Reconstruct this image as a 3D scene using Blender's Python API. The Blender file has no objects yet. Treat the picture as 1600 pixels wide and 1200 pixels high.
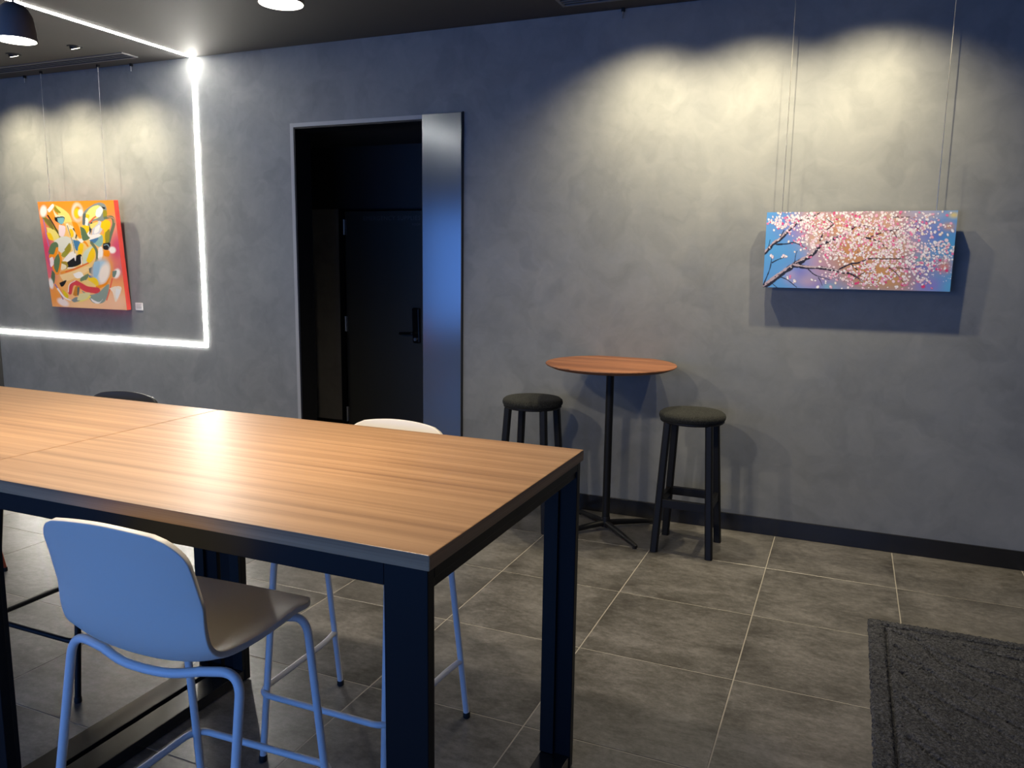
import bpy, bmesh, math, random
import numpy as np
from mathutils import Vector, Matrix
random.seed(7)
S = bpy.context.scene
COL = S.collection
PI = math.pi

# ------------------------------------------------------------------ camera
cam_d = bpy.data.cameras.new('camera')
cam_d.sensor_fit = 'HORIZONTAL'; cam_d.sensor_width = 36.0; cam_d.lens = 27.906
cam_d.clip_start = 0.05
cam = bpy.data.objects.new('camera', cam_d); COL.objects.link(cam)
YAW, PITCH, ROLL = -0.40028577, -0.15485719, 0.01329446
fw = Vector((math.sin(YAW)*math.cos(PITCH), math.cos(YAW)*math.cos(PITCH), math.sin(PITCH)))
r0 = Vector((math.cos(YAW), -math.sin(YAW), 0)); u0 = r0.cross(fw)
rr = r0*math.cos(ROLL)+u0*math.sin(ROLL); uu = -r0*math.sin(ROLL)+u0*math.cos(ROLL)
M = Matrix((rr, uu, -fw)).transposed().to_4x4()
M.translation = (0.0, -4.61195, 1.54096)
cam.matrix_world = M
S.camera = cam

# ------------------------------------------------------------------ world, exposure
W = bpy.data.worlds.new('world'); S.world = W; W.use_nodes = True
bg = W.node_tree.nodes['Background']
bg.inputs[0].default_value = (0.12, 0.34, 1.0, 1); bg.inputs[1].default_value = 2.2
S.view_settings.view_transform = 'Standard'; S.view_settings.look = 'None'
S.view_settings.gamma = 1.0; S.view_settings.use_curve_mapping = False
S.view_settings.exposure = 0.9

# light levels (watts / emission strengths)
P_WASH = 50.0      # ceiling wall washers
P_PEND = 49.0      # pendant lamps
E_STRIP = 62.0      # led strip diffusers
WARM = (1.0, 0.82, 0.47); SOFT = (1.0, 0.92, 0.80)

def portal(x0, x1, z0, z1, y):
    d = bpy.data.lights.new('window_front_offscreen', 'AREA'); d.shape = 'RECTANGLE'
    d.size = x1-x0; d.size_y = z1-z0; d.cycles.is_portal = True
    o = bpy.data.objects.new('window_front_offscreen', d); COL.objects.link(o)
    o.location = ((x0+x1)/2, y, (z0+z1)/2); o.rotation_euler = (PI/2, 0, 0)
WIN = [(-6.75, -5.0), (-4.8, -3.1), (-2.9, -1.2), (-1.0, 0.7)]
WZ0, WZ1, YF = 0.35, 2.35, -7.3
for a, b in WIN: portal(a, b, WZ0, WZ1, YF-0.02)

# ------------------------------------------------------------------ materials
def mat(name, color=(.5,.5,.5), rough=.5, metal=0, spec=.5, coat=0):
    m = bpy.data.materials.new(name); m.use_nodes = True
    b = m.node_tree.nodes['Principled BSDF']
    b.inputs['Base Color'].default_value = (*color, 1); b.inputs['Roughness'].default_value = rough
    b.inputs['Metallic'].default_value = metal; b.inputs['Specular IOR Level'].default_value = spec
    b.inputs['Coat Weight'].default_value = coat
    return m
class NT:
    def __init__(s, m): s.t = m.node_tree; s.b = s.t.nodes['Principled BSDF']
    def n(s, typ, ins=None, **kw):
        x = s.t.nodes.new(typ)
        for k, v in kw.items(): setattr(x, k, v)
        for k, v in (ins or {}).items():
            if isinstance(v, tuple) and len(v) == 2 and hasattr(v[0], 'outputs'): s.t.links.new(v[0].outputs[v[1]], x.inputs[k])
            else: x.inputs[k].default_value = v
        return x
    def ramp(s, src, stops, out='Fac'):
        x = s.t.nodes.new('ShaderNodeValToRGB'); e = x.color_ramp.elements
        while len(e) < len(stops): e.new(.5)
        for el, (p, c) in zip(e, stops): el.position = p; el.color = (*c, 1) if len(c) == 3 else c
        s.t.links.new(src[0].outputs[src[1]], x.inputs['Fac']); return x
    def to(s, src, inp): s.t.links.new(src[0].outputs[src[1]], s.b.inputs[inp])
    def bump(s, src, strength, dist):
        x = s.n('ShaderNodeBump', {'Strength': strength, 'Distance': dist, 'Height': src}); s.to((x, 'Normal'), 'Normal')
def emis(name, color, strength):
    m = mat(name, (.8,.8,.8)); b = m.node_tree.nodes['Principled BSDF']
    b.inputs['Emission Color'].default_value = (*color, 1); b.inputs['Emission Strength'].default_value = strength
    return m

def plaster(name, a, b_, c):
    m = mat(name, a, .62, 0, .35); k = NT(m)
    tc = k.n('ShaderNodeTexCoord')
    w = k.n('ShaderNodeTexNoise', {'Vector': (tc, 'Object'), 'Scale': 3.0, 'Detail': 3.0, 'Roughness': .55})
    mix = k.n('ShaderNodeMixRGB', {'Fac': .30, 'Color1': (tc, 'Object'), 'Color2': (w, 'Color')})
    n1 = k.n('ShaderNodeTexNoise', {'Vector': (tc, 'Object'), 'Scale': 1.7, 'Detail': 9.0, 'Roughness': .66, 'Distortion': .5})
    n2 = k.n('ShaderNodeTexNoise', {'Vector': (mix, 'Color'), 'Scale': 7.0, 'Detail': 9.0, 'Roughness': .7, 'Distortion': 1.2})
    v = k.n('ShaderNodeTexVoronoi', {'Vector': (mix, 'Color'), 'Scale': 7.5, 'Smoothness': .35}, feature='SMOOTH_F1')
    v2 = k.n('ShaderNodeTexVoronoi', {'Vector': (mix, 'Color'), 'Scale': 17.0, 'Smoothness': .4}, feature='SMOOTH_F1')
    c1 = k.n('ShaderNodeMixRGB', {'Fac': .35, 'Color1': (v, 'Color'), 'Color2': (v2, 'Color')})
    sep = k.n('ShaderNodeSeparateColor', {'Color': (c1, 'Color')})
    c2 = k.n('ShaderNodeMixRGB', {'Fac': .5, 'Color1': (n1, 'Fac'), 'Color2': (n2, 'Fac')})
    c3 = k.n('ShaderNodeMixRGB', {'Fac': .24, 'Color1': (c2, 'Color'), 'Color2': (sep, 'Red')})
    rp = k.ramp((c3, 'Color'), [(.32, b_), (.50, a), (.70, c)])
    k.to((rp, 'Color'), 'Base Color')
    fine = k.n('ShaderNodeTexNoise', {'Vector': (tc, 'Object'), 'Scale': 9.0, 'Detail': 8.0, 'Roughness': .6, 'Distortion': .8})
    rr_ = k.ramp((fine, 'Fac'), [(.35, (.5,.5,.5)), (.7, (.72,.72,.72))]); k.to((rr_, 'Color'), 'Roughness')
    k.bump((fine, 'Fac'), .12, .01)
    return m
M_WALL = plaster('grey_plaster', (.200,.208,.210), (.162,.170,.174), (.238,.244,.242))
M_WALL2 = plaster('brown_grey_plaster', (.30,.285,.268), (.25,.24,.228), (.34,.325,.305))
M_DARKWALL = mat('charcoal_paint', (.03,.031,.034), .6)
M_REARWALL = mat('pale_wall_paint', (.30,.29,.28), .7)

def tile_mat():
    m = mat('grey_concrete_porcelain', (.2,.19,.18), .4, 0, .5); k = NT(m)
    tc = k.n('ShaderNodeTexCoord'); oi = k.n('ShaderNodeObjectInfo')
    sc = k.n('ShaderNodeVectorMath', {0: (oi, 'Random')}, operation='SCALE'); sc.inputs['Scale'].default_value = 37.0
    k.t.links.new(oi.outputs['Random'], sc.inputs[0])
    add = k.n('ShaderNodeVectorMath', {0: (tc, 'Object'), 1: (sc, 'Vector')}, operation='ADD')
    st = k.n('ShaderNodeMapping', {'Vector': (add, 'Vector'), 'Scale': (1.0, 1.6, 1.0)})
    n1 = k.n('ShaderNodeTexNoise', {'Vector': (st, 'Vector'), 'Scale': 3.4, 'Detail': 9.0, 'Roughness': .72, 'Distortion': .5})
    n2 = k.n('ShaderNodeTexNoise', {'Vector': (st, 'Vector'), 'Scale': 30.0, 'Detail': 8.0, 'Roughness': .8})
    mx = k.n('ShaderNodeMixRGB', {'Fac': .48, 'Color1': (n1, 'Fac'), 'Color2': (n2, 'Fac')})
    # darker, worn patches gather along the tile edges
    sp = k.n('ShaderNodeSeparateXYZ', {'Vector': (tc, 'Object')})
    ax = k.n('ShaderNodeMath', {0: (sp, 'X')}, operation='ABSOLUTE'); ay = k.n('ShaderNodeMath', {0: (sp, 'Y')}, operation='ABSOLUTE')
    mxe = k.n('ShaderNodeMath', {0: (ax, 0), 1: (ay, 0)}, operation='MAXIMUM')
    mr = k.n('ShaderNodeMapRange', {'Value': (mxe, 0), 'From Min': .17, 'From Max': .30, 'To Min': .0, 'To Max': .085})
    n3 = k.n('ShaderNodeTexNoise', {'Vector': (add, 'Vector'), 'Scale': 5.0, 'Detail': 5.0, 'Roughness': .6})
    n3r = k.n('ShaderNodeMapRange', {'Value': (n3, 'Fac'), 'From Min': .42, 'From Max': .62, 'To Min': .0, 'To Max': 1.0})
    em = k.n('ShaderNodeMath', {0: (mr, 0), 1: (n3r, 0)}, operation='MULTIPLY')
    bw = k.n('ShaderNodeMath', {0: (mx, 'Color'), 1: (em, 0)}, operation='SUBTRACT')
    rp = k.ramp((bw, 0), [(.36, (.056,.051,.045)), (.45, (.096,.091,.083)), (.52, (.138,.131,.123)), (.60, (.190,.181,.173))])
    k.to((rp, 'Color'), 'Base Color')
    ro = k.ramp((mx, 'Color'), [(.3, (.27,.27,.27)), (.7, (.36,.36,.36))]); k.to((ro, 'Color'), 'Roughness')
    k.bump((n2, 'Fac'), .03, .002)
    return m
M_TILE = tile_mat()
M_PENDIN = mat('white_enamel', (.85,.82,.76), .5)
M_GROUT = mat('pale_grout', (.36,.335,.295), .85)

def wood(name, light, mid, dark, rough, sx=.55, sy=13.0, turn=False):
    m = mat(name, mid, rough, 0, .45); k = NT(m)
    tc = k.n('ShaderNodeTexCoord')
    mp = k.n('ShaderNodeMapping', {'Vector': (tc, 'Object'), 'Scale': (sy, sx, sy) if turn else (sx, sy, sy)})
    ws = k.n('ShaderNodeTexNoise', {'Vector': (tc, 'Object'), 'Scale': 1.6, 'Detail': 2.0})
    wm = k.n('ShaderNodeMixRGB', {'Fac': .06, 'Color1': (mp, 'Vector'), 'Color2': (ws, 'Color')}); wm.blend_type = 'ADD'; wm.inputs['Fac'].default_value = .35
    n1 = k.n('ShaderNodeTexNoise', {'Vector': (wm, 'Color'), 'Scale': 1.3, 'Detail': 5.0, 'Roughness': .6, 'Distortion': .5})
    mp2 = k.n('ShaderNodeMapping', {'Vector': (tc, 'Object'), 'Scale': (sy*9, sx*5, sy*9) if turn else (sx*5, sy*9, sy*9)})
    n2 = k.n('ShaderNodeTexNoise', {'Vector': (mp2, 'Vector'), 'Scale': 1.0, 'Detail': 4.0, 'Roughness': .7})
    mx = k.n('ShaderNodeMixRGB', {'Fac': .36, 'Color1': (n1, 'Fac'), 'Color2': (n2, 'Fac')})
    rp = k.ramp((mx, 'Color'), [(.38, dark), (.48, mid), (.58, light)])
    k.to((rp, 'Color'), 'Base Color'); k.bump((mx, 'Color'), .05, .002)
    return m
M_OAK = wood('oak_laminate', (.43,.25,.128), (.355,.198,.098), (.25,.134,.066), .40, .32, 26.0)
M_OAKEND = wood('oak_laminate_edge', (.43,.25,.128), (.355,.198,.098), (.25,.134,.066), .40, .32, 40.0, True)
M_WALNUT = wood('walnut_veneer', (.26,.105,.048), (.19,.072,.032), (.12,.044,.02), .48, .8, 16)
M_BLACK = mat('black_powder_coat', (.008,.0083,.0092), .48, 0, .28)
M_BLACKRAIL = mat('black_satin_metal', (.007,.0073,.0085), .42, 0, .2)
M_BEAM = mat('black_gloss_metal', (.010,.0102,.011), .20, 0, .6)
M_EDGE = mat('dull_grey_metal', (.34,.34,.335), .5, 0)
M_CEIL = mat('charcoal_ceiling_paint', (.040,.039,.038), .7)
M_BASE = mat('black_gloss_skirting', (.012,.012,.013), .22)
M_STEEL = mat('brushed_steel', (.55,.55,.54), .35, 1)
M_PANEL = mat('blue_grey_satin_panel', (.145,.162,.18), .17, .65)
M_DOOR = mat('black_door_paint', (.052,.054,.051), .38)
M_GLOSSBLACK = mat('gloss_black_hardware', (.008,.008,.009), .18)
M_SHELL = mat('off_white_polypropylene', (.73,.68,.59), .42)
M_WTUBE = mat('off_white_tube_paint', (.72,.71,.70), .35)
M_BSHELL = mat('black_polypropylene', (.02,.02,.021), .42)
M_RSHELL = mat('orange_red_polypropylene', (.55,.09,.03), .42)
M_RUBBER = mat('black_rubber', (.01,.01,.01), .7)
M_WHITECARD = mat('white_card', (.78,.77,.75), .6)
M_LETTER = mat('dark_grey_vinyl', (.13,.13,.135), .4)
M_WIRE = mat('steel_wire', (.6,.59,.56), .3, 1)
M_PENDANT = mat('bronze_black_enamel', (.13,.112,.104), .5, 0)
M_LAMP = emis('lamp_glow', (1,.93,.80), 22)
M_LAMPW = emis('spot_lens_glow', (1,.9,.72), 9)
M_STRIP = emis('led_diffuser', (1,.955,.87), E_STRIP)
M_REDEDGE = mat('red_canvas_edge', (.62,.05,.035), .55)
M_WHITEEDGE = mat('white_canvas_edge', (.72,.70,.66), .6)
M_SLOT = mat('grey_diffuser_metal', (.16,.16,.165), .4, .4)

def felt():
    m = mat('dark_green_grey_felt', (.035,.037,.035), .95, 0, .2); k = NT(m)
    tc = k.n('ShaderNodeTexCoord')
    n = k.n('ShaderNodeTexNoise', {'Vector': (tc, 'Object'), 'Scale': 160.0, 'Detail': 4.0, 'Roughness': .8})
    rp = k.ramp((n, 'Fac'), [(.38, (.006,.0065,.006)), (.64, (.036,.038,.035))]); k.to((rp, 'Color'), 'Base Color')
    k.bump((n, 'Fac'), .5, .003)
    m.node_tree.nodes['Principled BSDF'].inputs['Sheen Weight'].default_value = .03
    return m
M_FELT = felt()
def rugmat():
    m = mat('charcoal_wool_pile', (.05,.05,.055), 1.0, 0, .1); k = NT(m)
    tc = k.n('ShaderNodeTexCoord')
    n = k.n('ShaderNodeTexNoise', {'Vector': (tc, 'Object'), 'Scale': 120.0, 'Detail': 6.0, 'Roughness': .9})
    n2 = k.n('ShaderNodeTexNoise', {'Vector': (tc, 'Object'), 'Scale': 14.0, 'Detail': 4.0, 'Roughness': .6})
    mx = k.n('ShaderNodeMixRGB', {'Fac': .10, 'Color1': (n, 'Fac'), 'Color2': (n2, 'Fac')})
    rp = k.ramp((mx, 'Color'), [(.39, (.018,.0185,.021)), (.5, (.060,.062,.070)), (.61, (.150,.153,.168))]); k.to((rp, 'Color'), 'Base Color')
    k.bump((n, 'Fac'), .9, .006)
    return m
M_RUG = rugmat()
def paintmat(name, rough=.45):
    m = mat(name, (.5,.5,.5), rough); k = NT(m)
    a = k.n('ShaderNodeVertexColor'); a.layer_name = 'paint'; k.to((a, 'Color'), 'Base Color')
    tc = k.n('ShaderNodeTexCoord')
    n = k.n('ShaderNodeTexNoise', {'Vector': (tc, 'Object'), 'Scale': 60.0, 'Detail': 4.0}); k.bump((n, 'Fac'), .15, .002)
    return m
M_PAINT = paintmat('acrylic_paint')

# ------------------------------------------------------------------ mesh helpers
class MB:
    def __init__(s): s.v = []; s.f = []
    def add(s, v, f):
        o = len(s.v); s.v += [tuple(p) for p in v]; s.f += [tuple(i+o for i in q) for q in f]; return s
    def box(s, x0, x1, y0, y1, z0, z1):
        return s.add([(x0,y0,z0),(x1,y0,z0),(x1,y1,z0),(x0,y1,z0),(x0,y0,z1),(x1,y0,z1),(x1,y1,z1),(x0,y1,z1)],
                     [(0,3,2,1),(4,5,6,7),(0,1,5,4),(1,2,6,5),(2,3,7,6),(3,0,4,7)])
    def hexa(s, bot, top):
        n = len(bot)
        return s.add(list(bot)+list(top), [tuple(range(n-1,-1,-1)), tuple(range(n, 2*n))]+[(i,(i+1)%n,n+(i+1)%n,n+i) for i in range(n)])
    def lathe(s, prof, n=48, cx=0, cy=0, caps=True):
        v = []; f = []
        for r, z in prof:
            for i in range(n):
                a = 2*PI*i/n; v.append((cx+r*math.cos(a), cy+r*math.sin(a), z))
        for j in range(len(prof)-1):
            for i in range(n):
                a, b = j*n+i, j*n+(i+1)%n; f.append((a, b, b+n, a+n))
        if caps:
            f.append(tuple(range(n-1,-1,-1))); L = (len(prof)-1)*n; f.append(tuple(range(L, L+n)))
        return s.add(v, f)
    def tube(s, path, r, n=14):
        P = [Vector(p) for p in path]; rs = r if isinstance(r, (list, tuple)) else [r]*len(P)
        T = [((P[min(i+1,len(P)-1)]-P[max(i-1,0)]).normalized()) for i in range(len(P))]
        ref = Vector((0,0,1)) if abs(T[0].z) < .9 else Vector((1,0,0))
        N = (ref-T[0]*ref.dot(T[0])).normalized(); v = []; f = []
        for i, (p, t) in enumerate(zip(P, T)):
            N = (N-t*N.dot(t)).normalized(); B = t.cross(N)
            for k in range(n):
                a = 2*PI*k/n; v.append(p+(N*math.cos(a)+B*math.sin(a))*rs[i])
        for i in range(len(P)-1):
            for k in range(n):
                a, b = i*n+k, i*n+(k+1)%n; f.append((a, b, b+n, a+n))
        f.append(tuple(range(n-1,-1,-1))); L = (len(P)-1)*n; f.append(tuple(range(L, L+n)))
        return s.add(v, f)
    def mesh(s, name, m, smooth=False):
        me = bpy.data.meshes.new(name); me.from_pydata(s.v, [], s.f); me.update()
        if m: me.materials.append(m)
        if smooth:
            me.shade_smooth()
            try: me.set_sharp_from_angle(angle=math.radians(40))
            except Exception: pass
        return me
    def build(s, name, m, parent=None, smooth=False, bevel=0, loc=None):
        o = bpy.data.objects.new(name, s.mesh(name, m, smooth)); COL.objects.link(o)
        if parent: o.parent = parent
        if loc: o.location = loc
        if bevel:
            b = o.modifiers.new('bevel', 'BEVEL'); b.width = bevel; b.segments = 2; b.limit_method = 'ANGLE'; b.angle_limit = math.radians(40)
        return o
def fillet(pts, rad, n=7):
    P = [Vector(p) for p in pts]; out = [P[0]]
    for i in range(1, len(P)-1):
        a, b, c = P[i-1], P[i], P[i+1]
        r = rad[i-1] if isinstance(rad, (list, tuple)) else rad
        d1 = min(r, (a-b).length*.49); d2 = min(r, (c-b).length*.49)
        p0 = b+(a-b).normalized()*d1; p1 = b+(c-b).normalized()*d2
        for k in range(n+1):
            t = k/n; out.append(p0*(1-t)**2+b*2*t*(1-t)+p1*t*t)
    out.append(P[-1]); return out
def thing(name, label, cat, loc=(0,0,0), rz=0, group=None):
    o = bpy.data.objects.new(name, None); COL.objects.link(o); o.empty_display_size = .1
    o.location = loc; o.rotation_euler = (0,0,rz); return tag(o, label, cat, group)
def tag(o, label, cat, group=None):
    o['label'] = label; o['category'] = cat
    if group: o['group'] = group
    return o
def struct(o, label=None):
    o['kind'] = 'structure'
    if label: o['label'] = label
    return o

# ------------------------------------------------------------------ the room
XL, XR, H = -6.81, 2.4, 2.95
PX, PY = 0.6047, 0.6                                   # tile pitch
GX, GY = -0.9064, -0.5346                              # one grout crossing
fl = struct(MB().box(XL-.15, XR+.15, YF-.15, 1.6, -.10, -.0012).build('floor', M_GROUT), 'grey tiled floor with pale grout lines')
TW, TD = PX-.0045, PY-.0045
tm = MB().hexa([(-TW/2,-TD/2,-.009),(TW/2,-TD/2,-.009),(TW/2,TD/2,-.009),(-TW/2,TD/2,-.009)],
               [(-TW/2,-TD/2,-.0008),(TW/2,-TD/2,-.0008),(TW/2,TD/2,-.0008),(-TW/2,TD/2,-.0008)])
e = .0012
tm.add([(-TW/2,-TD/2,-.0008),(TW/2,-TD/2,-.0008),(TW/2,TD/2,-.0008),(-TW/2,TD/2,-.0008),
        (-TW/2+e,-TD/2+e,0),(TW/2-e,-TD/2+e,0),(TW/2-e,TD/2-e,0),(-TW/2+e,TD/2-e,0)],
       [(0,1,5,4),(1,2,6,5),(2,3,7,6),(3,0,4,7),(4,5,6,7)])
tile_me = tm.mesh('tile', M_TILE)
i0 = math.floor((XL-GX)/PX); i1 = math.ceil((XR-GX)/PX); j0 = math.floor((YF-GY)/PY)
for i in range(i0, i1):
    for j in range(j0, 4):
        cx, cy = GX+(i+.5)*PX, GY+(j+.5)*PY
        if cy > 0.1 and not (-5.2 < cx < -2.2): continue
        if cx < XL-.25 or cx > XR+.25: continue
        t = bpy.data.objects.new('tile', tile_me); COL.objects.link(t); t.parent = fl; t.location = (cx, cy, 0)

struct(MB().box(XL-.15, XR+.15, YF-.15, .15, H, H+.12).build('ceiling', M_CEIL), 'dark charcoal painted ceiling')
DX0, DX1, DZ = -3.60, -2.587, 2.42
wb = MB().box(XL-.15, DX0, 0, .15, -.05, H).box(DX1, XR+.15, 0, .15, -.05, H).box(DX0, DX1, 0, .15, DZ, H)
struct(wb.build('wall_back', M_WALL), 'mottled grey polished plaster wall')
struct(MB().box(XL-.15, XL, YF, 0, -.05, H).build('wall_left', M_DARKWALL), 'dark charcoal side wall')
struct(MB().box(XR, XR+.15, YF, 0, -.05, H).build('wall_right', M_REARWALL))
wf = MB().box(XL, XR, YF-.15, YF, -.05, WZ0).box(XL, XR, YF-.15, YF, WZ1, H)
xs = [XL]+[k for ab in WIN for k in ab]+[XR]
for k in range(0, len(xs), 2): wf.box(xs[k], xs[k+1], YF-.15, YF, WZ0, WZ1)
struct(wf.build('wall_front', M_REARWALL))
for n_, (a, b) in enumerate(WIN):
    f = MB().box(a, a+.05, YF-.1, YF-.04, WZ0, WZ1).box(b-.05, b, YF-.1, YF-.04, WZ0, WZ1).box(a+.05, b-.05, YF-.1, YF-.04, WZ0, WZ0+.05).box(a+.05, b-.05, YF-.1, YF-.04, WZ1-.05, WZ1)
    struct(f.build('window_%d' % (n_+1), M_BLACK))

# skirting
struct(MB().box(-2.300, XR, -.012, 0.005, 0, .10).build('baseboard_right', M_BASE, bevel=.0015), 'glossy black skirting board')
struct(MB().box(XL, -3.628, -.012, 0.005, 0, .10).build('baseboard_left', M_BASE, bevel=.0015))

# door frame: thin steel edges, black lining, wide satin panel
tr = struct(MB().box(-3.628, DX0, -.012, .004, 0, DZ+.026).box(DX0, DX1, -.012, .004, DZ, DZ+.026).build('trim_1', M_EDGE, bevel=.001), 'thin steel edge trim of the doorway')
MB().box(DX0-.001, DX0+.012, -.010, .16, 0, DZ).box(DX1-.012, DX1+.001, -.004, .16, 0, DZ).box(DX0+.012, DX1-.012, -.010, .16, DZ-.012, DZ).build('lining', M_BLACK, tr)
struct(MB().box(DX1, -2.307, -.022, .003, 0, DZ+.026).build('trim_2', M_PANEL, bevel=.0015), 'tall satin blue-grey metal panel beside the doorway')
struct(MB().box(-2.307, -2.300, -.014, .003, 0, DZ+.030).build('trim_3', M_BLACK))

# alcove behind the doorway
AY = 1.25
struct(MB().box(-5.2, -4.115, AY, AY+.12, 0, 1.955).build('wall_alcove', M_WALL2), 'brown-grey plaster wall inside the doorway')
struct(MB().box(-5.2, -2.3, AY-.01, AY+.12, 1.955, 2.7).build('wall_alcove_upper', M_DARKWALL))
struct(MB().box(-3.13, -2.3, AY, AY+.12, 0, 1.955).build('wall_alcove_right', M_DARKWALL))
struct(MB().box(-5.3, -5.2, .15, AY+.12, 0, 2.7).build('wall_alcove_left', M_WALL2))
struct(MB().box(-2.36, -2.26, .15, AY, 0, 2.7).build('wall_alcove_side', M_DARKWALL))
struct(MB().box(-5.3, -2.26, .15, AY+.12, 2.47, 2.56).build('ceiling_alcove', M_CEIL))
struct(MB().box(-5.2, -4.115, AY-.012, AY, 0, .10).build('baseboard_alcove', M_BASE))

struct(MB().box(-5.3, -2.26, AY+.12, AY+.2, 0, 2.7).build('wall_alcove_light_stop', M_DARKWALL))  # unseen backing, added to stop sky light leaking round the door
door = struct(MB().box(-4.06, -3.19, AY-.01, AY+.035, .008, 1.935).build('door_1', M_DOOR, bevel=.002), 'black flush door inside the doorway')
MB().box(-4.115, -4.068, AY-.025, AY+.08, 0, 1.955).box(-3.182, -3.13, AY-.025, AY+.08, 0, 1.955).box(-4.068, -3.182, AY-.025, AY+.08, 1.942, 1.955).build('door_frame', M_BLACK, door)
for z0 in (1.737, .905, .10):
    h = MB().tube([(-4.064, AY-.022, z0), (-4.064, AY-.022, z0+.13)], .0075, 10)
    h.box(-4.062, -4.05, AY-.016, AY-.008, z0, z0+.13).build('hinge', M_STEEL, door)
lk = MB().tube(fillet([(-3.345, AY-.02, .83), (-3.345, AY-.02, 1.13)], .01), .001, 6)
lk = MB().hexa([(-3.385,AY-.035,.835),(-3.315,AY-.035,.835),(-3.315,AY-.008,.835),(-3.385,AY-.008,.835)], [(-3.385,AY-.05,1.135),(-3.315,AY-.05,1.135),(-3.315,AY-.008,1.135),(-3.385,AY-.008,1.135)])
lo = lk.build('lock_plate', M_GLOSSBLACK, door, bevel=.012)
MB().tube(fillet([(-3.35, AY-.03, .925), (-3.35, AY-.085, .925), (-3.48, AY-.085, .918)], .02), .011, 12).build('lever_handle', M_GLOSSBLACK, lo, smooth=True)
MB().tube([(-3.35, AY-.036, .87), (-3.35, AY-.055, .87)], .013, 16).build('key_cylinder', M_STEEL, lo, smooth=True)

def lettering(name, body, size, loc, align='RIGHT', parent=None, m=M_LETTER):
    c = bpy.data.curves.new(name, 'FONT'); c.body = body; c.size = size; c.align_x = align; c.extrude = .0004; c.space_character = 1.15
    t = bpy.data.objects.new('tmp_text', c); COL.objects.link(t)
    bpy.context.view_layer.update()
    me = bpy.data.meshes.new_from_object(t.evaluated_get(bpy.context.evaluated_depsgraph_get()))
    bpy.data.objects.remove(t); me.name = name; me.materials.clear(); me.materials.append(m)
    o = bpy.data.objects.new(name, me); COL.objects.link(o); o.location = loc; o.rotation_euler = (PI/2, 0, 0); o.parent = parent
    return o
lettering('lettering', 'EMERGENCY SUPPLIES', .050, (-3.315, AY-.0115, 1.858), parent=door)
lettering('lettering', 'ROOM', .024, (-3.315, AY-.0115, 1.815), parent=door)
ad = thing('alcove_downlight', 'small dim recessed light in the dark soffit inside the doorway', 'downlight', (-3.397, .321, 2.47))
MB().lathe([(.030,-.006),(.045,-.006),(.048,0),(.048,.004)], 24).build('ring', M_STEEL, ad, smooth=True)
MB().lathe([(.029,-.004),(.029,.002)], 24).build('lens', M_PENDIN, ad)

# ------------------------------------------------------------------ led strip
SX = -4.472
led = thing('led_light_strip', 'white glowing light strip running down the wall, along it and across the ceiling', 'strip light', (SX, 0, H))
def seg(x0, x1, y0, y1, z0, z1, name='diffuser'): MB().box(x0-SX, x1-SX, y0, y1, z0-H, z1-H).build(name, M_STRIP, led, bevel=.002)
w = .0150
seg(SX-w, SX+w, -.0045, .001, .857, 1.995); seg(SX-w, SX+w, -.0045, .001, 2.0, H-.003)
seg(SX-w, SX+w, -.66, -.0, H-.004, H+.001); seg(SX-w, SX+w, -2.6, -.665, H-.004, H+.001); seg(SX-w, SX+w, -4.6, -2.605, H-.004, H+.001, 'diffuser_offscreen')
seg(XL+.002, SX-w-.001, -.0045, .001, .857, .887)

# ------------------------------------------------------------------ lights in the ceiling
def aim(o, target):
    d = Vector(target)-o.matrix_world.translation if False else Vector(target)-Vector(o.location)
    o.rotation_euler = d.to_track_quat('-Z', 'Y').to_euler()
def spot(loc, target, power, col, size=1.2, blend=1.0, rad=.03, name='lamp'):
    d = bpy.data.lights.new(name, 'SPOT'); d.energy = power; d.color = col; d.spot_size = size; d.spot_blend = blend; d.shadow_soft_size = rad
    o = bpy.data.objects.new(name, d); COL.objects.link(o); o.location = loc; aim(o, target); return o
def washer(x, y, label, group):
    nm = 'spotlight_lamp' if -6.0 < x < -4.5 else 'spotlight_lamp_offscreen'     # only two fixtures are in the picture
    t = thing('adjustable_downlight', label, 'downlight', (x, y, H), 0, group)
    MB().lathe([(.030,-.004),(.046,-.005),(.050,0),(.050,.006),(.030,.006)], 32, caps=False).build('trim_ring', M_BLACK, t, smooth=True)
    h = MB().lathe([(.030,-.012),(.034,-.010),(.034,.02),(.02,.03)], 28)
    ho = h.build('tilting_head', M_BLACK, t, smooth=True, loc=(0,0,0)); ho.rotation_euler = (math.radians(22), 0, 0)
    lo_ = MB().lathe([(.027,-.0135),(.027,-.0115)], 24).build('lens', M_LAMPW, ho)
    spot((x, y+.03, H-.045), (x, 0, H-.74), P_WASH*.17, WARM, math.radians(52), 1.0, .025, nm)      # beam
    spot((x, y+.03, H-.045), (x, 0, H-2.3), P_WASH*1.12, (1.0, .86, .58), math.radians(122), 1.0, .025, nm)     # spill
for x, where in ((-6.28, 'nearest the dark side wall'), (-5.65, 'above the middle of the orange painting'), (-5.03, 'nearest the glowing light strip')):
    washer(x, -.51, 'small tilted ceiling spotlight '+where, 'spotlights over the orange painting')
for x, where in ((-1.13, 'nearest the round bar table'), (-.57, 'second from the round bar table'), (.02, 'over the middle of the blossom painting')):
    washer(x, -.51, 'small tilted ceiling spotlight '+where, 'spotlights over the blossom painting')
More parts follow.
